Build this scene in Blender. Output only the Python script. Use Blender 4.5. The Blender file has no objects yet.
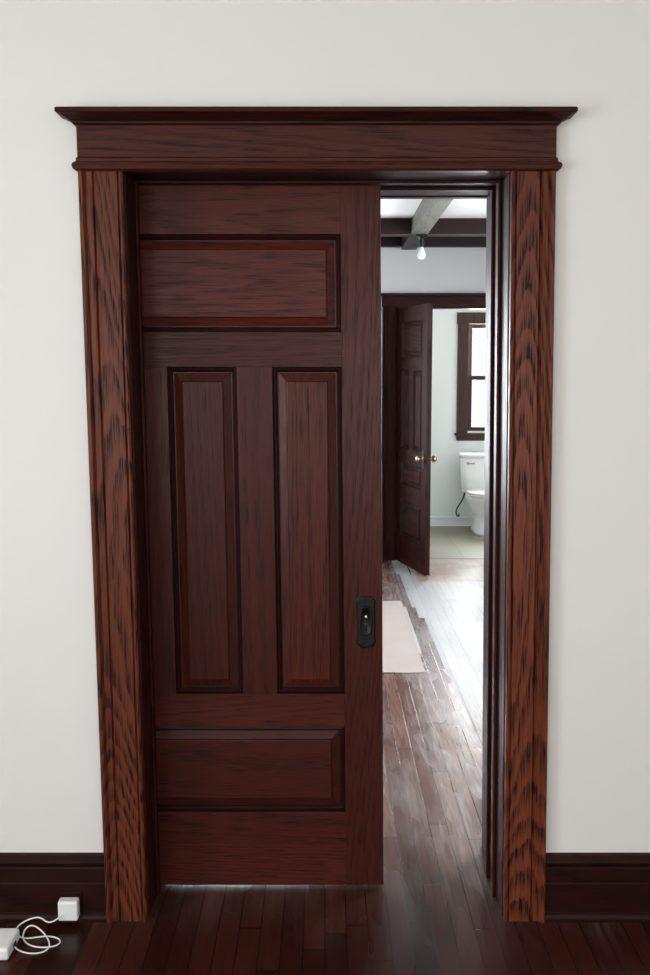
import bpy, bmesh, math, random
from mathutils import Vector, Matrix
random.seed(4)
scn = bpy.context.scene
try:
    scn.view_settings.view_transform = 'Standard'
    scn.view_settings.look = 'None'
except Exception as e:
    print(e)

LEAN = 0.0108      # the old door frame is slightly out of plumb
# ------------------------------------------------------------------ node helpers
def new_mat(name):
    m = bpy.data.materials.new(name); m.use_nodes = True
    nt = m.node_tree
    for n in list(nt.nodes): nt.nodes.remove(n)
    out = nt.nodes.new('ShaderNodeOutputMaterial')
    b = nt.nodes.new('ShaderNodeBsdfPrincipled')
    nt.links.new(b.outputs[0], out.inputs[0])
    return m, nt, b
def val(nt, sock, v):
    if isinstance(v, (int, float, tuple, list)): sock.default_value = v
    else: nt.links.new(v, sock)
def math_(nt, op, a, b=0.0, c=0.0, clamp=False):
    n = nt.nodes.new('ShaderNodeMath'); n.operation = op; n.use_clamp = clamp
    val(nt, n.inputs[0], a); val(nt, n.inputs[1], b)
    if op in ('MULTIPLY_ADD', 'COMPARE', 'SMOOTH_MIN', 'WRAP'): val(nt, n.inputs[2], c)
    return n.outputs[0]
def ramp01(nt, v, lo, hi):
    n = nt.nodes.new('ShaderNodeMapRange'); n.clamp = True
    n.interpolation_type = 'SMOOTHSTEP'
    val(nt, n.inputs[0], v); n.inputs[1].default_value = lo; n.inputs[2].default_value = hi
    return n.outputs[0]
def mix(nt, f, a, b, mode='MIX'):
    n = nt.nodes.new('ShaderNodeMix'); n.data_type = 'RGBA'; n.blend_type = mode
    val(nt, n.inputs[0], f)
    for s, v in ((n.inputs[6], a), (n.inputs[7], b)):
        if isinstance(v, tuple) and len(v) == 3: v = (*v, 1)
        val(nt, s, v)
    return n.outputs[2]
def noise(nt, vec, scale, detail=2, dist=0.0, rough=0.5):
    n = nt.nodes.new('ShaderNodeTexNoise')
    nt.links.new(vec, n.inputs['Vector'])
    n.inputs['Scale'].default_value = scale; n.inputs['Detail'].default_value = detail
    n.inputs['Distortion'].default_value = dist; n.inputs['Roughness'].default_value = rough
    return n.outputs[0]
def vscale(nt, vec, s):
    n = nt.nodes.new('ShaderNodeVectorMath'); n.operation = 'MULTIPLY'
    nt.links.new(vec, n.inputs[0]); n.inputs[1].default_value = s
    return n.outputs[0]
def bump(nt, b, h, strength, dist=0.002):
    n = nt.nodes.new('ShaderNodeBump'); n.inputs['Strength'].default_value = strength
    n.inputs['Distance'].default_value = dist
    nt.links.new(h, n.inputs['Height']); nt.links.new(n.outputs[0], b.inputs['Normal'])

def wood(name, light, dark, axis, rings=16, rough=0.42, amount=0.75, coat=0.0, across=5.0, stretch=0.13, spec=0.2, ringamt=0.42, poreamt=0.28, tonelo=0.35, wavy=0.5):
    m, nt, b = new_mat(name)
    tc = nt.nodes.new('ShaderNodeTexCoord'); oi = nt.nodes.new('ShaderNodeObjectInfo')
    off = math_(nt, 'MULTIPLY', oi.outputs['Random'], 13.0)
    add = nt.nodes.new('ShaderNodeVectorMath'); add.operation = 'ADD'
    nt.links.new(tc.outputs['Object'], add.inputs[0]); nt.links.new(off, add.inputs[1])
    v = add.outputs[0]
    s1 = [1.0, 1.0, 1.0]; s1[axis] = stretch
    s2 = [1.0, 1.0, 1.0]; s2[axis] = 0.03
    s3 = [1.0, 1.0, 1.0]; s3[axis] = 0.12
    s4 = [1.0, 1.0, 1.0]; s4[axis] = 0.35
    n1 = noise(nt, vscale(nt, v, s1), across, 0.5, 0.3)
    wob = noise(nt, vscale(nt, v, s3), 110, 3, 0, 0.6)         # ragged edges of the growth rings
    wav = noise(nt, vscale(nt, v, s4), 24, 1, 0, 0.5)
    ph = math_(nt, 'ADD', math_(nt, 'MULTIPLY', n1, float(rings)), math_(nt, 'MULTIPLY', wob, 0.40))
    ph = math_(nt, 'ADD', ph, math_(nt, 'MULTIPLY', wav, wavy))
    fr = math_(nt, 'FRACT', ph)
    g = math_(nt, 'MULTIPLY', ramp01(nt, fr, 0.15, 0.85), math_(nt, 'SUBTRACT', 1.0, ramp01(nt, fr, 0.88, 1.0)))
    n2 = noise(nt, vscale(nt, v, s2), 420, 2)
    pore = ramp01(nt, n2, 0.45, 0.60)
    n3 = noise(nt, vscale(nt, v, s1), 3.2, 2)
    f = math_(nt, 'MULTIPLY', g, math_(nt, 'MULTIPLY_ADD', pore, 0.75*ringamt/0.42, ringamt*0.8))
    f = math_(nt, 'ADD', f, math_(nt, 'MULTIPLY', pore, poreamt))
    f = math_(nt, 'MULTIPLY', f, amount, clamp=True)
    c = mix(nt, f, light, dark)
    tone = ramp01(nt, n3, 0.32, 0.68)
    c = mix(nt, math_(nt, 'MULTIPLY', tone, tonelo), c, dark)
    nt.links.new(c, b.inputs['Base Color'])
    rg = math_(nt, 'MULTIPLY_ADD', f, 0.18, rough)
    nt.links.new(rg, b.inputs['Roughness'])
    b.inputs['Specular IOR Level'].default_value = spec
    b.inputs['Coat Weight'].default_value = coat
    b.inputs['Coat Roughness'].default_value = 0.3
    bump(nt, b, math_(nt, 'SUBTRACT', 1.0, f), 0.25, 0.0008)
    return m

def plain(name, col, rough=0.5, metal=0.0, var=0.05, nscale=12, bmp=0.0):
    m, nt, b = new_mat(name)
    tc = nt.nodes.new('ShaderNodeTexCoord')
    n = noise(nt, tc.outputs['Object'], nscale, 4)
    d = tuple(c * (1 - var) for c in col); l = tuple(min(1, c * (1 + var)) for c in col)
    nt.links.new(mix(nt, n, d, l), b.inputs['Base Color'])
    b.inputs['Roughness'].default_value = rough; b.inputs['Metallic'].default_value = metal
    if bmp: bump(nt, b, n, bmp, 0.001)
    return m

DL, DD = (0.096, 0.0180, 0.0115), (0.0110, 0.0027, 0.0023)
CL, CD = (0.172, 0.0425, 0.0190), (0.0110, 0.0030, 0.0024)
M_dv = wood('door_oak_vertical', DL, DD, 2, 30, 0.32, 0.88, spec=0.18, stretch=0.055, ringamt=0.24, poreamt=0.38, tonelo=0.45, wavy=0.2)
M_dh = wood('door_oak_horizontal', DL, DD, 0, 30, 0.32, 0.88, spec=0.18, stretch=0.055, ringamt=0.24, poreamt=0.38, tonelo=0.45, wavy=0.2)
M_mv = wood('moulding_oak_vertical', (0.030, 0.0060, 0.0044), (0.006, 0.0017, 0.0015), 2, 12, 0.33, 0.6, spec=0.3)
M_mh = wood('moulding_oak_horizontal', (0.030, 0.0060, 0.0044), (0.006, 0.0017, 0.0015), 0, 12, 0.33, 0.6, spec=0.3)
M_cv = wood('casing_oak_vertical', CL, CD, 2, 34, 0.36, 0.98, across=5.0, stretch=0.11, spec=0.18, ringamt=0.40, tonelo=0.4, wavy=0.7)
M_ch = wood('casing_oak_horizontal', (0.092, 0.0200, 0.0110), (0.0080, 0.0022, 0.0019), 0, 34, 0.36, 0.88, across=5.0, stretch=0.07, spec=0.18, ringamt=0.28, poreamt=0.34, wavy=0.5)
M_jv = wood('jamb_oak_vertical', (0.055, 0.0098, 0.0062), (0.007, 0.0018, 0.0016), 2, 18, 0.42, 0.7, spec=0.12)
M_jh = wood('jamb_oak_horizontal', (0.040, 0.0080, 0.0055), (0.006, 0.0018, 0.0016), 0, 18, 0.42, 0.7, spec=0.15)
M_bb = wood('baseboard_oak', (0.028, 0.0054, 0.0038), (0.005, 0.0015, 0.0014), 0, 18, 0.42, 0.7, spec=0.15)
M_beam = wood('beam_oak', (0.022, 0.008, 0.007), (0.007, 0.003, 0.003), 0, 12, 0.45, 0.7)
M_beam2 = wood('beam_oak_sheen', (0.125, 0.122, 0.092), (0.070, 0.068, 0.055), 1, 8, 0.45, 0.6)  # same beam oak; glancing window sheen painted in as a lighter grey
M_fdv = wood('far_door_oak_vertical', (0.040, 0.0085, 0.0058), (0.007, 0.0020, 0.0018), 2, 18, 0.45, 0.7, spec=0.10)
M_fdh = wood('far_door_oak_horizontal', (0.040, 0.0085, 0.0058), (0.007, 0.0020, 0.0018), 0, 18, 0.45, 0.7, spec=0.10)
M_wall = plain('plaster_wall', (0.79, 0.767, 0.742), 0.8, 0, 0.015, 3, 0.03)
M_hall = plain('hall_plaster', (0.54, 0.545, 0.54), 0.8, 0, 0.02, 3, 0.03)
M_bath = plain('bath_plaster', (0.78, 0.81, 0.79), 0.7, 0, 0.02, 3)
M_ceil = plain('ceiling_plaster', (0.80, 0.79, 0.77), 0.85, 0, 0.02, 3)
M_black = plain('blackened_bronze', (0.008, 0.007, 0.0065), 0.42, 0.5, 0.3, 60)
M_brass = plain('aged_brass', (0.45, 0.34, 0.20), 0.3, 1.0, 0.2, 40)
M_porc = plain('porcelain', (0.86, 0.87, 0.87), 0.12)
M_white = plain('white_plastic', (0.85, 0.85, 0.84), 0.35)
M_bulb = plain('frosted_bulb_glass', (0.9, 0.92, 0.92), 0.15)
M_paper = plain('kraft_paper', (0.31, 0.258, 0.225), 0.85, 0, 0.10, 5)
M_dark = plain('pocket_cavity', (0.01, 0.008, 0.007), 0.9)
M_trimd = wood('bath_window_wood', (0.08, 0.042, 0.034), (0.03, 0.017, 0.014), 2, 12, 0.45, 0.7)

# floor ---------------------------------------------------------------
def floor_mat():
    m, nt, b = new_mat('oak_strip_floor')
    tc = nt.nodes.new('ShaderNodeTexCoord'); sp = nt.nodes.new('ShaderNodeSeparateXYZ')
    nt.links.new(tc.outputs['Object'], sp.inputs[0]); X, Y = sp.outputs[0], sp.outputs[1]
    W = 0.062
    xb = math_(nt, 'DIVIDE', X, W); xi = math_(nt, 'FLOOR', xb); xf = math_(nt, 'FRACT', xb)
    wn = nt.nodes.new('ShaderNodeTexWhiteNoise'); wn.noise_dimensions = '1D'
    nt.links.new(xi, wn.inputs['W'])
    yo = math_(nt, 'MULTIPLY_ADD', wn.outputs[0], 7.0, math_(nt, 'DIVIDE', Y, 1.15))
    yi = math_(nt, 'FLOOR', yo); yf = math_(nt, 'FRACT', yo)
    cb = nt.nodes.new('ShaderNodeCombineXYZ'); nt.links.new(xi, cb.inputs[0]); nt.links.new(yi, cb.inputs[1])
    wn2 = nt.nodes.new('ShaderNodeTexWhiteNoise'); wn2.noise_dimensions = '3D'
    nt.links.new(cb.outputs[0], wn2.inputs['Vector'])
    r = wn2.outputs[0]
    gx = math_(nt, 'ABSOLUTE', math_(nt, 'SUBTRACT', xf, 0.5))
    gap = ramp01(nt, gx, 0.462, 0.490)
    gy = math_(nt, 'ABSOLUTE', math_(nt, 'SUBTRACT', yf, 0.5))
    gap = math_(nt, 'MAXIMUM', gap, ramp01(nt, gy, 0.4970, 0.499))
    grain = noise(nt, vscale(nt, tc.outputs['Object'], (1, 0.05, 1)), 120, 3)
    blot = noise(nt, tc.outputs['Object'], 2.5, 5, 0.3, 0.65)
    scuff = noise(nt, vscale(nt, tc.outputs['Object'], (1, 0.06, 1)), 70, 5, 0.0, 0.65)
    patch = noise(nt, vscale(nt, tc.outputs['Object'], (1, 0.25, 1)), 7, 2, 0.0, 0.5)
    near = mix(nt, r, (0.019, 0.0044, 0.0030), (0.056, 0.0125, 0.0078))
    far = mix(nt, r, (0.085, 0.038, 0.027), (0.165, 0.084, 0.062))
    wear_sheen = math_(nt, 'MULTIPLY', ramp01(nt, patch, 0.30, 0.72), math_(nt, 'MULTIPLY_ADD', ramp01(nt, X, 0.20, 0.60), 0.36, 0.14))
    wear_sheen = math_(nt, 'MULTIPLY', wear_sheen, math_(nt, 'MULTIPLY_ADD', ramp01(nt, scuff, 0.40, 0.62), 1.1, 0.25))
    far = mix(nt, wear_sheen, far, (0.40, 0.375, 0.37))  # scuffed wear plus the floor's bluish sheen, both painted as pale grey
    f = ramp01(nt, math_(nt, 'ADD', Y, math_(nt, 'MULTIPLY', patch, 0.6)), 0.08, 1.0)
    c = mix(nt, f, near, far)  # same boards throughout; light spill from the hall painted in as lighter colour
    jag = math_(nt, 'MULTIPLY', math_(nt, 'SUBTRACT', r, 0.5), 0.16)
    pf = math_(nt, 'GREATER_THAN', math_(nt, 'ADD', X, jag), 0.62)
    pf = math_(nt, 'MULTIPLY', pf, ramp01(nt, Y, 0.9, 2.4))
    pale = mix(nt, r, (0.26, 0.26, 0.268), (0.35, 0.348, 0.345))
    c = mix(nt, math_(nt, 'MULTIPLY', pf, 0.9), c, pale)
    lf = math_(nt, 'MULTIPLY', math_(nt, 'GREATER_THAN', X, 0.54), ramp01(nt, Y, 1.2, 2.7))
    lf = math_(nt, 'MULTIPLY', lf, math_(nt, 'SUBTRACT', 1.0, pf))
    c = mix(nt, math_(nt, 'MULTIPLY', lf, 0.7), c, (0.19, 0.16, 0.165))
    sf = math_(nt, 'MULTIPLY', ramp01(nt, math_(nt, 'MULTIPLY_ADD', blot, 0.5, Y), 5.02, 5.10), math_(nt, 'GREATER_THAN', X, 0.72))
    c = mix(nt, math_(nt, 'MULTIPLY', sf, 0.9), c, mix(nt, ramp01(nt, blot, .4, .6), (0.22, 0.105, 0.05), (0.31, 0.22, 0.145)))
    gm = math_(nt, 'MULTIPLY', gap, math_(nt, 'SUBTRACT', 0.9, math_(nt, 'MULTIPLY', pf, 0.45)))
    c = mix(nt, gm, c, (0.005, 0.002, 0.002))
    gs = math_(nt, 'MULTIPLY', ramp01(nt, grain, 0.45, 0.7), math_(nt, 'SUBTRACT', 0.4, math_(nt, 'MULTIPLY', pf, 0.25)))
    c = mix(nt, gs, c, (0.02, 0.008, 0.006))
    nt.links.new(c, b.inputs['Base Color'])
    rg = math_(nt, 'MULTIPLY_ADD', patch, 0.30, 0.12)
    nt.links.new(math_(nt, 'ADD', rg, math_(nt, 'MULTIPLY', pf, 0.15)), b.inputs['Roughness'])
    nt.links.new(math_(nt, 'MULTIPLY_ADD', f, 0.32, 0.16), b.inputs['Specular IOR Level'])
    h = math_(nt, 'SUBTRACT', math_(nt, 'MULTIPLY', r, 0.25), gap)
    bump(nt, b, math_(nt, 'ADD', h, math_(nt, 'MULTIPLY', grain, 0.4)), 0.25, 0.001)
    return m
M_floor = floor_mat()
def tile_mat():
    m, nt, b = new_mat('bath_floor_tile')
    tc = nt.nodes.new('ShaderNodeTexCoord')
    br = nt.nodes.new('ShaderNodeTexBrick'); nt.links.new(tc.outputs['Object'], br.inputs['Vector'])
    br.inputs['Scale'].default_value = 3.3; br.offset = 0
    br.inputs['Color1'].default_value = (0.21, 0.19, 0.145, 1); br.inputs['Color2'].default_value = (0.27, 0.245, 0.19, 1)
    br.inputs['Mortar'].default_value = (0.16, 0.145, 0.12, 1); br.inputs['Mortar Size'].default_value = 0.01
    br.inputs['Brick Width'].default_value = 1; br.inputs['Row Height'].default_value = 1
    nt.links.new(br.outputs[0], b.inputs['Base Color']); b.inputs['Roughness'].default_value = 0.5
    return m
M_tile = tile_mat()
def glass_mat():
    m = bpy.data.materials.new('window_glass'); m.use_nodes = True; nt = m.node_tree
    for n in list(nt.nodes): nt.nodes.remove(n)
    o = nt.nodes.new('ShaderNodeOutputMaterial'); mx = nt.nodes.new('ShaderNodeMixShader')
    t = nt.nodes.new('ShaderNodeBsdfTransparent'); g = nt.nodes.new('ShaderNodeBsdfGlossy')
    g.inputs['Roughness'].default_value = 0.02; mx.inputs[0].default_value = 0.06
    nt.links.new(t.outputs[0], mx.inputs[1]); nt.links.new(g.outputs[0], mx.inputs[2]); nt.links.new(mx.outputs[0], o.inputs[0])
    return m
M_glass = glass_mat()

# ------------------------------------------------------------------ mesh helpers
def empty(name, loc=(0, 0, 0)):
    o = bpy.data.objects.new(name, None); o.empty_display_size = 0.1; o.location = loc
    scn.collection.objects.link(o); return o
def finish(name, bm, mat, parent=None, lean=False, smooth=False, bevel=0.0, seg=2):
    if lean:
        for v in bm.verts: v.co.x += LEAN * (1.07 - v.co.z)
    bmesh.ops.recalc_face_normals(bm, faces=bm.faces)
    me = bpy.data.meshes.new(name); bm.to_mesh(me); bm.free()
    o = bpy.data.objects.new(name, me); scn.collection.objects.link(o)
    for mt in (mat if isinstance(mat, list) else [mat]): me.materials.append(mt)
    if smooth:
        for p in me.polygons: p.use_smooth = True
    if bevel:
        md = o.modifiers.new('bevel', 'BEVEL'); md.width = bevel; md.segments = seg; md.limit_method = 'ANGLE'
        md.harden_normals = False
    if parent: o.parent = parent
    return o
def add_box(bm, x0, x1, y0, y1, z0, z1):
    vs = [bm.verts.new(p) for p in ((x0,y0,z0),(x1,y0,z0),(x1,y1,z0),(x0,y1,z0),(x0,y0,z1),(x1,y0,z1),(x1,y1,z1),(x0,y1,z1))]
    for f in ((0,1,2,3),(4,5,6,7),(0,1,5,4),(1,2,6,5),(2,3,7,6),(3,0,4,7)): bm.faces.new([vs[i] for i in f])
def boxes(name, lst, mat, parent=None, lean=False, bevel=0.0):
    bm = bmesh.new()
    for b in lst: add_box(bm, *b)
    return finish(name, bm, mat, parent, lean, False, bevel)
def box(name, x0, x1, y0, y1, z0, z1, mat, parent=None, lean=False, bevel=0.0015):
    return boxes(name, [(x0, x1, y0, y1, z0, z1)], mat, parent, lean, bevel)
def prism(name, pts, axis, a0, a1, mat, parent=None, lean=False, bevel=0.0):
    bm = bmesh.new()
    def P(p, a): return (p[0], p[1], a) if axis == 'z' else ((a, p[0], p[1]) if axis == 'x' else (p[0], a, p[1]))
    A = [bm.verts.new(P(p, a0)) for p in pts]; B = [bm.verts.new(P(p, a1)) for p in pts]
    n = len(pts)
    for i in range(n): bm.faces.new((A[i], A[(i+1) % n], B[(i+1) % n], B[i]))
    bm.faces.new(A); bm.faces.new(B)
    return finish(name, bm, mat, parent, lean, False, bevel)
def loft(name, rings, mat, parent=None, smooth=True, lean=False, cap=True):
    bm = bmesh.new(); R = [[bm.verts.new(p) for p in r] for r in rings]; n = len(R[0])
    for a, b in zip(R, R[1:]):
        for i in range(n): bm.faces.new((a[i], a[(i+1) % n], b[(i+1) % n], b[i]))
    if cap: bm.faces.new(R[0]); bm.faces.new(R[-1])
    return finish(name, bm, mat, parent, lean, smooth)
def ell(cx, cy, z, rx, ry, n=32, p=2.0):
    out = []
    for i in range(n):
        a = 2*math.pi*i/n; c, s = math.cos(a), math.sin(a)
        out.append((cx+rx*math.copysign(abs(c)**(2/p), c), cy+ry*math.copysign(abs(s)**(2/p), s), z))
    return out
def lathe_y(name, cx, y0, cz, prof, mat, parent, n=24):
    rings = [[(cx+r*math.cos(2*math.pi*i/n), y0+d, cz+r*math.sin(2*math.pi*i/n)) for i in range(n)] for d, r in prof]
    return loft(name, rings, mat, parent)
def tube(name, pts, r, mat, parent=None):
    cu = bpy.data.curves.new(name, 'CURVE'); cu.dimensions = '3D'; cu.bevel_depth = r; cu.bevel_resolution = 3
    sp = cu.splines.new('NURBS'); sp.points.add(len(pts)-1); sp.use_endpoint_u = True; sp.order_u = 4
    for q, p in zip(sp.points, pts): q.co = (*p, 1)
    cu.resolution_u = 10
    o = bpy.data.objects.new(name, cu); cu.materials.append(mat); scn.collection.objects.link(o)
    if parent: o.parent = parent
    return o

# ------------------------------------------------------------------ raised panel
PROF = [(0, 0), (0.002, 0.010), (0.008, 0.007), (0.013, 0.013), (0.015, 0.018), (0.018, 0.018), (0.041, 0.0085), (0.0425, 0.003), (0.045, 0.002)]
def panel(name, x0, x1, z0, z1, yf, sgn, mat, mould, parent, lean, sc=1.0):
    bm = bmesh.new(); rings = []
    for ins, d in PROF:
        ins *= sc; y = yf + sgn*d
        rings.append([bm.verts.new(p) for p in ((x0+ins,y,z0+ins),(x1-ins,y,z0+ins),(x1-ins,y,z1-ins),(x0+ins,y,z1-ins))])
    for k, (a, b) in enumerate(zip(rings, rings[1:])):
        for i in range(4):
            f = bm.faces.new((a[i], a[(i+1) % 4], b[(i+1) % 4], b[i]))
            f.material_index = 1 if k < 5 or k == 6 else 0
    bm.faces.new(rings[-1])
    return finish(name, bm, [mat, mould], parent, lean)
def panel_door(parent, xl, xr, zb, zt, yf, th, zr, cols, st, lean, mv, mh, uv, uh):
    box('stile_lock', xr-st, xr, yf, yf+th, zb, zt, mv, parent, lean)
    box('stile_back', xl, xl+st, yf, yf+th, zb, zt, mv, parent, lean)
    prev = zb; k = 0
    a, b = xl+st, xr-st
    for (z0, z1, nc) in zr:
        k += 1
        box('rail_%d' % k, a, b, yf, yf+th, prev, z0, mh, parent, lean, 0.0008)
        mw = cols
        w = (b - a - mw*(nc-1))/nc
        for c in range(nc):
            p0 = a + c*(w+mw); p1 = p0 + w
            vert = (z1-z0) > w
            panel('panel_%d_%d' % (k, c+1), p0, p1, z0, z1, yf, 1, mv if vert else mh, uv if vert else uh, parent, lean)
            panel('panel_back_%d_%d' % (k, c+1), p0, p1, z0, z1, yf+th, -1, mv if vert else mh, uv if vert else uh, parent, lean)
            if c < nc-1: box('muntin_%d_%d' % (k, c+1), p1, p1+mw, yf, yf+th, z0, z1, mv, parent, lean, 0.0008)
        prev = z1
    box('rail_top', a, b, yf, yf+th, prev, zt, mh, parent, lean, 0.0008)

# ------------------------------------------------------------------ ROOM SHELL
CZ = 2.72
XL, XR = -2.6, 2.6
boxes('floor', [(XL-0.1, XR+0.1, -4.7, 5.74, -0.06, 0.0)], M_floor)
boxes('floor_bathroom', [(0.1, 2.8, 5.74, 7.8, -0.06, 0.002)], M_tile)
boxes('ceiling', [(XL-0.1, XR+0.1, -4.7, 7.8, CZ, CZ+0.08)], M_ceil)
boxes('wall_front', [(XL, -0.575, 0.0, 0.150, 0, CZ), (XL, -0.575, 0.235, 0.38, 0, CZ), (XL, -1.3, 0.150, 0.235, 0, CZ),
                     (0.565, XR, 0.0, 0.38, 0, CZ), (-0.575, 0.565, 0.0, 0.38, 2.172, CZ), (-1.3, -0.575, 0.150, 0.235, 2.172, CZ)], M_wall)
def wall_y(name, y0, y1, xa, xb, wins, mat):
    L = []; cur = xa
    for (a, b, c, d) in sorted(wins):
        L.append((cur, a, y0, y1, 0, CZ))
        if c > 0: L.append((a, b, y0, y1, 0, c))
        L.append((a, b, y0, y1, d, CZ)); cur = b
    L.append((cur, xb, y0, y1, 0, CZ)); return boxes(name, L, mat)
def wall_x(name, x0, x1, ya, yb, wins, mat):
    L = []; cur = ya
    for (a, b, c, d) in sorted(wins):
        L.append((x0, x1, cur, a, 0, CZ))
        if c > 0: L.append((x0, x1, a, b, 0, c))
        L.append((x0, x1, a, b, d, CZ)); cur = b
    L.append((x0, x1, cur, yb, 0, CZ)); return boxes(name, L, mat)
wall_y('wall_rear', -4.7, -4.6, XL, XR, [(-2.3, -1.3, 0.8, 2.3), (0.35, 1.35, 0.8, 2.3)], M_wall)
wall_x('wall_left', XL-0.1, XL, -4.7, 0.0, [(-3.2, -1.7, 0.7, 2.3)], M_wall)
wall_x('wall_right', XR, XR+0.1, -4.7, 0.0, [], M_wall)
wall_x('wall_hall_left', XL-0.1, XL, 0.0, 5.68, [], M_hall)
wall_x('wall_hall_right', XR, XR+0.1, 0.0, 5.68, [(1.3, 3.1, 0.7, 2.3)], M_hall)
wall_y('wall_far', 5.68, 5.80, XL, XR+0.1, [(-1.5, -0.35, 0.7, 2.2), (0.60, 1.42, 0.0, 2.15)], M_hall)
wall_y('wall_bathroom_rear', 7.6, 7.72, 0.1, 2.7, [(1.48, 2.12, 1.0, 2.10)], M_bath)
wall_x('wall_bathroom_left', 0.1, 0.2, 5.80, 7.6, [], M_bath)
wall_x('wall_bathroom_right', 2.6, 2.7, 5.80, 7.6, [], M_bath)

def window(name, axis, pos, inward, a, b, c, d, mat):
    p = empty(name)
    def bx(n, u0, u1, w0, w1, z0, z1, m=mat):
        w0, w1 = sorted((pos+inward*w0, pos+inward*w1))
        if axis == 'y': box(n, u0, u1, w0, w1, z0, z1, m, p)
        else: box(n, w0, w1, u0, u1, z0, z1, m, p)
    cw = 0.115
    bx('casing_a', a-cw, a, 0, 0.022, c-0.02, d, ); bx('casing_b', b, b+cw, 0, 0.022, c-0.02, d)
    bx('casing_head', a-cw-0.01, b+cw+0.01, 0, 0.028, d, d+cw)
    bx('stool', a-cw-0.02, b+cw+0.02, 0, 0.05, c-0.045, c-0.02); bx('apron', a-cw, b+cw, 0, 0.02, c-0.10, c-0.045)
    m = (c+d)/2; s = 0.042
    for nn, z0, z1, off in (('lower', c, m+0.02, -0.04), ('upper', m-0.02, d, -0.075)):
        bx('sash_%s_l' % nn, a, a+s, off, off+0.03, z0, z1); bx('sash_%s_r' % nn, b-s, b, off, off+0.03, z0, z1)
        bx('sash_%s_b' % nn, a+s, b-s, off, off+0.03, z0, z0+s); bx('sash_%s_t' % nn, a+s, b-s, off, off+0.03, z1-s, z1)
        bx('glass_%s' % nn, a+s, b-s, off+0.013, off+0.016, z0+s, z1-s, M_glass)
    return p
window('window_1', 'y', 7.6, -1, 1.48, 2.12, 1.0, 2.10, M_trimd)
window('window_2', 'x', XR, -1, 1.3, 3.1, 0.7, 2.3, M_trimd)
window('window_3', 'y', -4.6, 1, -2.3, -1.3, 0.8, 2.3, M_jv)
window('window_4', 'y', -4.6, 1, 0.35, 1.35, 0.8, 2.3, M_jv)
window('window_5', 'x', XL, 1, -3.2, -1.7, 0.7, 2.3, M_jv)
window('window_6', 'y', 5.68, -1, -1.5, -0.35, 0.7, 2.2, M_trimd)

# ------------------------------------------------------------------ DOOR FRAME TRIM (near)
tr = empty('trim_1')
OL, IL, IR, OR = -0.654, -0.534, 0.516, 0.634
sec = [(0, 0), (0, 0.028), (0.004, 0.032), (0.011, 0.032), (0.015, 0.027), (0.018, 0.021), (0.032, 0.022), (0.036, 0.024), (0.039, 0.018),
       (0.043, 0.024), (0.103, 0.024), (0.106, 0.018), (0.109, 0.024), (0.114, 0.026), (0.1185, 0.022), (0.1185, 0)]
prism('casing_left', [(OL+s, -d) for s, d in sec], 'z', 0, 2.143, M_cv, tr, True)
prism('casing_right', [(OR-s, -d) for s, d in sec], 'z', 0, 2.143, M_cv, tr, True)
prism('casing_rear_left', [(OL+s, 0.38+d) for s, d in sec], 'z', 0, 2.143, M_jv, tr, True)
prism('casing_rear_right', [(OR-s, 0.38+d) for s, d in sec], 'z', 0, 2.143, M_jv, tr, True)
def header(nm, levels, y, sg, mat):
    rings = []
    for z, t in levels:
        e = t-0.027
        rings.append([(OL-e, y, z), (OR+e, y, z), (OR+e, y+sg*t, z), (OL-e, y+sg*t, z)])
    return loft(nm, rings, mat, tr, False, True)
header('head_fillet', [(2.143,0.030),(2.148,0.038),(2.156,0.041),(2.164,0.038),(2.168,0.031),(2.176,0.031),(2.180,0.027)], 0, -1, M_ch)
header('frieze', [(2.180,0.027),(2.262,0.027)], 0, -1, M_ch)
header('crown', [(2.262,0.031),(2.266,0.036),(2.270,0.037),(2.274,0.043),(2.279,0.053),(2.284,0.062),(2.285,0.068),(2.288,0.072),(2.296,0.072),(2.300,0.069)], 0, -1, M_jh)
header('rear_head', [(2.143,0.030),(2.27,0.030)], 0.38, 1, M_jh)
for nm, xa, xb in (('left', -0.562, -0.531), ('right', 0.513, 0.545)):
    box('jamb_front_'+nm, xa, xb, 0.0, 0.152, 0, 2.146, M_jv, tr, True, 0.003)
    box('jamb_rear_'+nm, xa, xb, 0.228, 0.38, 0, 2.146, M_jv, tr, True, 0.003)
box('stop_front_left', -0.531, -0.523, 0.118, 0.152, 0, 2.146, M_jv, tr, True, 0.003)
box('stop_rear_left', -0.531, -0.523, 0.228, 0.262, 0, 2.146, M_jv, tr, True, 0.003)
box('stop_front_right', 0.503, 0.513, 0.112, 0.152, 0, 2.146, M_jv, tr, True, 0.003)
box('stop_rear_right', 0.503, 0.513, 0.228, 0.268, 0, 2.146, M_jv, tr, True, 0.003)
box('strike_board', 0.530, 0.545, 0.152, 0.228, 0, 2.146, M_jv, tr, True)
box('head_jamb_front', -0.56, 0.54, 0.0, 0.152, 2.146, 2.172, M_jh, tr, True, 0.002)
box('head_jamb_rear', -0.56, 0.54, 0.228, 0.38, 2.146, 2.172, M_jh, tr, True, 0.002)
box('head_stop_front', -0.531, 0.513, 0.118, 0.152, 2.138, 2.146, M_jh, tr, True, 0.002)
box('head_stop_rear', -0.531, 0.513, 0.228, 0.262, 2.138, 2.146, M_jh, tr, True, 0.002)

bs = [(0, 0), (-0.030, 0), (-0.030, 0.010), (-0.026, 0.020), (-0.018, 0.026), (-0.018, 0.112), (-0.014, 0.117), (-0.020, 0.122), (-0.020, 0.160),
      (-0.016, 0.165), (-0.022, 0.171), (-0.026, 0.180), (-0.024, 0.190), (-0.014, 0.199), (0, 0.201)]
prism('baseboard_left', bs, 'x', XL, -0.643, M_bb)
prism('baseboard_right', bs, 'x', 0.646, XR, M_bb)

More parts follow.
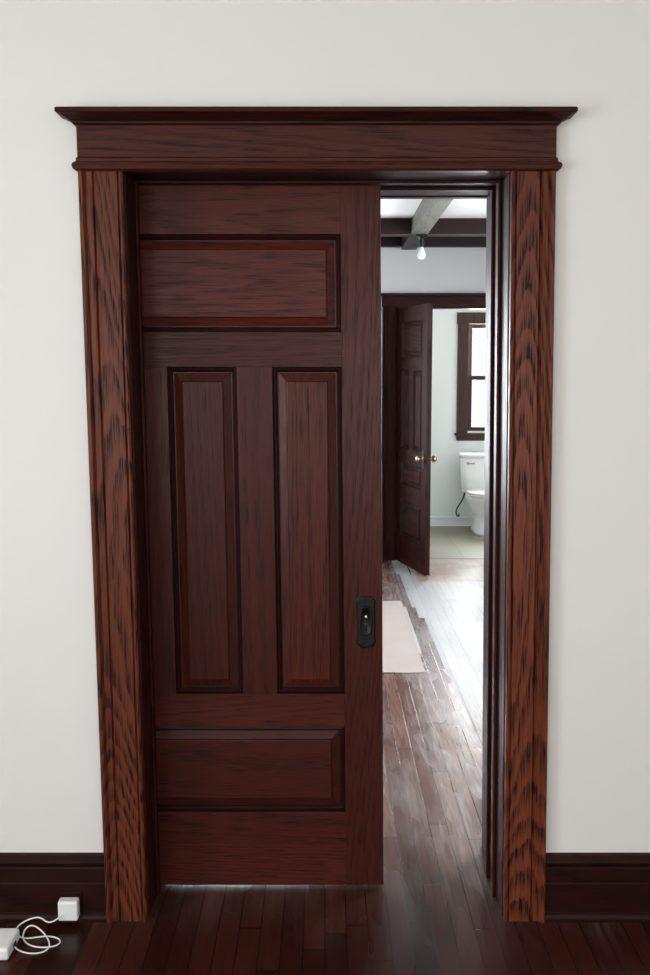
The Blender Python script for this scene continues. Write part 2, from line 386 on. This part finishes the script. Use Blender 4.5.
# ------------------------------------------------------------------ POCKET DOOR
d1 = empty('door_1')
DF = 0.168
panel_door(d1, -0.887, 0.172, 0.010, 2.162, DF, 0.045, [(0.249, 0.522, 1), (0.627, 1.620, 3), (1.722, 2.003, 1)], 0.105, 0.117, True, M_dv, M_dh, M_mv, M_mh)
def outline(cx, y, cz, w, h):
    pts = []
    q = [(0, .5), (.30, .5), (.34, .46), (.42, .45), (.5, .42), (.5, .36), (.47, .30), (.47, -.30), (.5, -.36), (.5, -.42), (.42, -.45), (.34, -.46), (.30, -.5), (0, -.5)]
    for a, b in q: pts.append((cx+a*w, y, cz+b*h))
    for a, b in reversed(q[1:-1]): pts.append((cx-a*w, y, cz+b*h))
    return pts
EX, EZ = 0.122, 0.853
loft('pull_plate', [outline(EX, DF, EZ, .058, .160), outline(EX, DF-.003, EZ, .058, .160), outline(EX, DF-.005, EZ, .052, .153)], M_black, d1, False, True)
def rr(cx, y, cz, w, h): return [(p[0], y, p[1]) for p in ell(cx, cz, 0, w/2, h/2, 32, 3.5)]
loft('pull_rim', [rr(EX, DF-.005, EZ+.004, .040, .092), rr(EX, DF-.009, EZ+.004, .038, .090), rr(EX, DF-.009, EZ+.004, .030, .082), rr(EX, DF-.0055, EZ+.004, .026, .076)], M_black, d1, True, True)
loft('pull_button', [rr(EX, DF-.0055, EZ+.014, .010, .018), rr(EX, DF-.008, EZ+.014, .008, .015)], M_brass, d1, True, True)
loft('keyhole', [rr(EX, DF-.0055, EZ-.018, .006, .018), rr(EX, DF-.0068, EZ-.018, .006, .018)], M_dark, d1, True, True)
for sz in (-.069, .069):
    lathe_y('screw_%d' % (sz > 0), EX, DF-.005, EZ+sz, [(0, .0035), (-.0015, .003), (-.002, .001)], M_black, d1, 12)

# ------------------------------------------------------------------ FAR DOORWAY
t2 = empty('trim_2')
def far_sec(x, s): return [(x+s*a, 5.68-b) for a, b in sec]
prism('casing_left', far_sec(0.482, 1), 'z', 0, 2.15, M_fdv, t2)
prism('casing_right', far_sec(1.54, -1), 'z', 0, 2.15, M_fdv, t2)
box('head_board', 0.475, 1.547, 5.652, 5.68, 2.15, 2.235, M_fdh, t2)
box('head_cap', 0.455, 1.567, 5.62, 5.68, 2.235, 2.258, M_fdh, t2)
box('jamb_left', 0.598, 0.612, 5.68, 5.80, 0, 2.15, M_fdv, t2)
box('jamb_right', 1.408, 1.422, 5.68, 5.80, 0, 2.15, M_fdv, t2)
box('head_jamb', 0.612, 1.408, 5.68, 5.80, 2.136, 2.15, M_fdh, t2)
prism('baseboard_far', [(5.68+a, b) for a, b in bs], 'x', XL, 0.482, M_bb)
prism('baseboard_far_right', [(5.68+a, b) for a, b in bs], 'x', 1.54, XR, M_bb)
prism('baseboard_bathroom', [(7.6+a*0.6, b*0.5) for a, b in bs], 'x', 0.2, 2.6, M_bath)

d2 = empty('door_2')
DW = 0.70
panel_door(d2, 0.0, DW, 0.012, 2.13, 0.0, 0.04, [(0.24, 0.56, 1), (0.68, 0.86, 1), (0.98, 1.62, 2), (1.73, 2.01, 1)], 0.09, 0.11, False, M_fdv, M_fdh, M_mv, M_mh)
for sg, yy, nn in ((-1, 0.0, 'front'), (1, 0.04, 'rear')):
    lathe_y('knob_'+nn, DW-0.06, yy, 0.93, [(0, .026), (sg*.006, .026), (sg*.008, .012), (sg*.028, .010), (sg*.036, .022), (sg*.050, .028), (sg*.062, .022), (sg*.066, .008)], M_brass, d2)
    box('knob_plate_'+nn, DW-0.085, DW-0.035, min(yy, yy+sg*.004), max(yy, yy+sg*.004), 0.85, 1.00, M_black, d2)
for hz in (0.3, 1.85): box('hinge_%d' % int(hz*10), -0.012, 0.002, -0.006, 0.006, hz-.05, hz+.05, M_black, d2)
d2.location = (0.606, 5.632, 0); d2.rotation_euler = (0, 0, math.radians(-75))

# ------------------------------------------------------------------ CEILING BEAMS
bb = empty('ceiling_beams')
for i, y in enumerate((0.75, 2.6, 4.65)): box('cross_beam_%d' % i, XL, XR, y, y+0.15, 2.607, CZ, M_beam, bb, False, 0.004)
for i, x in enumerate((-0.9, 0.69, 2.2)):
    for j, (ya, yb) in enumerate(((0.38, 0.75), (0.9, 2.6), (2.75, 4.65), (4.8, 5.60))):
        box('long_beam_%d_%d' % (i, j), x-.06, x+.06, ya, yb, 2.607, CZ, M_beam2 if j < 3 else M_beam, bb, False, 0.004)
box('wall_beam_far', XL, XR, 5.60, 5.68, 2.635, CZ, M_beam, bb, False, 0.004)

lb = empty('ceiling_light_bulb')
LX, LY = 0.712, 4.72
loft('lamp_holder', [ell(LX, LY, z, r, r, 20) for z, r in ((2.607, .040), (2.600, .042), (2.592, .036), (2.588, .020), (2.560, .021), (2.525, .021), (2.522, .018))], M_black, lb)
loft('bulb', [ell(LX, LY, z, r, r, 20) for z, r in ((2.524, .014), (2.510, .016), (2.492, .024), (2.474, .030), (2.458, .031), (2.444, .026), (2.434, .014), (2.431, .003))], M_bulb, lb)

# ------------------------------------------------------------------ PAPER SHEET
bm = bmesh.new()
nx, ny = 10, 18
g = [[bm.verts.new((-0.35+0.89*i/nx, 2.42+1.70*j/ny, 0.002+0.003*random.random()*(i > 0))) for j in range(ny+1)] for i in range(nx+1)]
for i in range(nx):
    for j in range(ny): bm.faces.new((g[i][j], g[i+1][j], g[i+1][j+1], g[i][j+1]))
ob = finish('floor_protection_paper', bm, M_paper, None, False, True)

# ------------------------------------------------------------------ TOILET
tl = empty('toilet')
TX = 1.60; TB = 7.50
def rbox(z, x0, x1, y0, y1): return ell((x0+x1)/2, (y0+y1)/2, z, (x1-x0)/2, (y1-y0)/2, 40, 6)
loft('tank', [rbox(.385, TX-.185, TX+.185, TB-.175, TB-.01), rbox(.40, TX-.20, TX+.20, TB-.19, TB), rbox(.74, TX-.22, TX+.22, TB-.20, TB), rbox(.745, TX-.215, TX+.215, TB-.195, TB)], M_porc, tl)
loft('tank_lid', [rbox(.745, TX-.228, TX+.228, TB-.21, TB+.005), rbox(.775, TX-.23, TX+.23, TB-.212, TB+.006), rbox(.785, TX-.215, TX+.215, TB-.198, TB-.005)], M_porc, tl)
by = TB-.42
loft('bowl', [ell(TX, by+.10, z, rx, ry, 40, p) for z, rx, ry, p in ((.002, .115, .27, 3), (.03, .112, .265, 3), (.10, .095, .235, 2.5), (.19, .10, .225, 2.3), (.27, .145, .25, 2.2), (.34, .178, .29, 2.1), (.375, .186, .30, 2.1), (.388, .180, .295, 2.1))], M_porc, tl)
loft('seat', [ell(TX, by+.03, z, rx, ry, 40, 2.2) for z, rx, ry in ((.388, .180, .235), (.393, .188, .243), (.404, .188, .243), (.408, .18, .235))], M_white, tl)
loft('seat_lid', [ell(TX, by+.03, z, rx, ry, 40, 2.2) for z, rx, ry in ((.409, .178, .233), (.413, .186, .241), (.424, .184, .239), (.430, .165, .22))], M_white, tl)
lathe_y('flush_lever_boss', TX-.15, TB-.197, .69, [(0, .014), (-.012, .012)], M_brass, tl, 16)
box('flush_lever', TX-.155, TX-.08, TB-.215, TB-.207, .682, .694, M_brass, tl)
tube('supply_hose', [(TX-.16, TB-.08, .39), (TX-.17, TB-.08, .30), (TX-.26, TB-.10, .22), (TX-.25, TB-.12, .12), (TX-.20, TB-.05, .13), (TX-.20, TB+.10, .13)], .007, M_black, tl)

# ------------------------------------------------------------------ ADAPTER, CABLE, POWER BRICK, OUTLET
wo = empty('wall_outlet')
box('plate', -0.778, -0.714, -0.0235, -0.018, 0.028, 0.092, M_bb, wo, False, 0.002)
ap = empty('power_adapter')
box('body', -0.776, -0.718, -0.060, -0.0275, 0.020, 0.080, M_white, ap, False, 0.006)
box('prong_l', -0.761, -0.755, -0.0275, -0.0235, 0.050, 0.065, M_brass, ap)
box('prong_r', -0.743, -0.737, -0.0275, -0.0235, 0.050, 0.065, M_brass, ap)
r = 0.0022
tube('charging_cable', [(-0.765, -0.060, 0.040), (-0.775, -0.085, 0.036), (-0.80, -0.09, 0.030), (-0.82, -0.065, .04), (-0.86, -0.06, .03), (-0.90, -0.09, .015), (-0.86, -0.13, r), (-0.80, -0.10, r*2),
      (-0.745, -0.12, r), (-0.75, -0.16, r), (-0.82, -0.17, r*2), (-0.87, -0.12, r*3), (-0.85, -0.08, .035), (-0.80, -0.10, r*3), (-0.765, -0.16, r), (-0.79, -0.20, r), (-0.85, -0.19, r*2), (-0.87, -0.17, 0.012)], r, M_white)
pb = empty('power_brick')
box('body', -0.965, -0.868, -0.225, -0.115, 0.0, 0.036, M_white, pb, False, 0.008)
box('port', -0.8685, -0.8665, -0.18, -0.155, 0.010, 0.022, M_dark, pb)

# ------------------------------------------------------------------ LIGHTS
def area(name, loc, rot, sx, sy, power, col):
    l = bpy.data.lights.new(name, 'AREA'); l.shape = 'RECTANGLE'; l.size = sx; l.size_y = sy; l.energy = power; l.color = col
    o = bpy.data.objects.new(name, l); o.location = loc; o.rotation_euler = [math.radians(a) for a in rot]; scn.collection.objects.link(o); return o
area('daylight_rear_left', (-1.8, -4.72, 1.55), (90, 0, 0), 1.0, 1.5, 44, (1.0, 0.97, 0.94))
area('daylight_rear_right', (0.85, -4.72, 1.55), (90, 0, 0), 1.0, 1.5, 60, (1.0, 0.97, 0.93))
area('daylight_left', (XL-0.12, -2.45, 1.5), (90, 0, -90), 1.5, 1.6, 80, (0.90, 0.96, 1.0))
area('daylight_hall', (XR+0.12, 2.2, 1.5), (90, 0, 90), 1.8, 1.6, 265, (0.88, 0.94, 1.0))
area('daylight_far', (-0.92, 5.82, 1.45), (-90, 0, 0), 1.15, 1.5, 190, (0.85, 0.925, 1.0))
area('daylight_bathroom', (1.8, 7.74, 1.55), (-90, 0, 0), 0.64, 1.1, 95, (0.95, 0.99, 1.0))

w = bpy.data.worlds.new('overcast_sky'); scn.world = w; w.use_nodes = True
bg = w.node_tree.nodes['Background']; bg.inputs[0].default_value = (0.85, 0.93, 1.0, 1); bg.inputs[1].default_value = 1.2

# ------------------------------------------------------------------ CAMERA
cam = bpy.data.cameras.new('camera'); co = bpy.data.objects.new('camera', cam); scn.collection.objects.link(co)
cam.sensor_fit = 'VERTICAL'; cam.sensor_height = 36; cam.lens = 36*1000/975
co.location = (0, -2.8, 1.604); co.rotation_euler = (math.radians(90-6.56), 0, 0)
cam.clip_start = 0.05
scn.camera = co
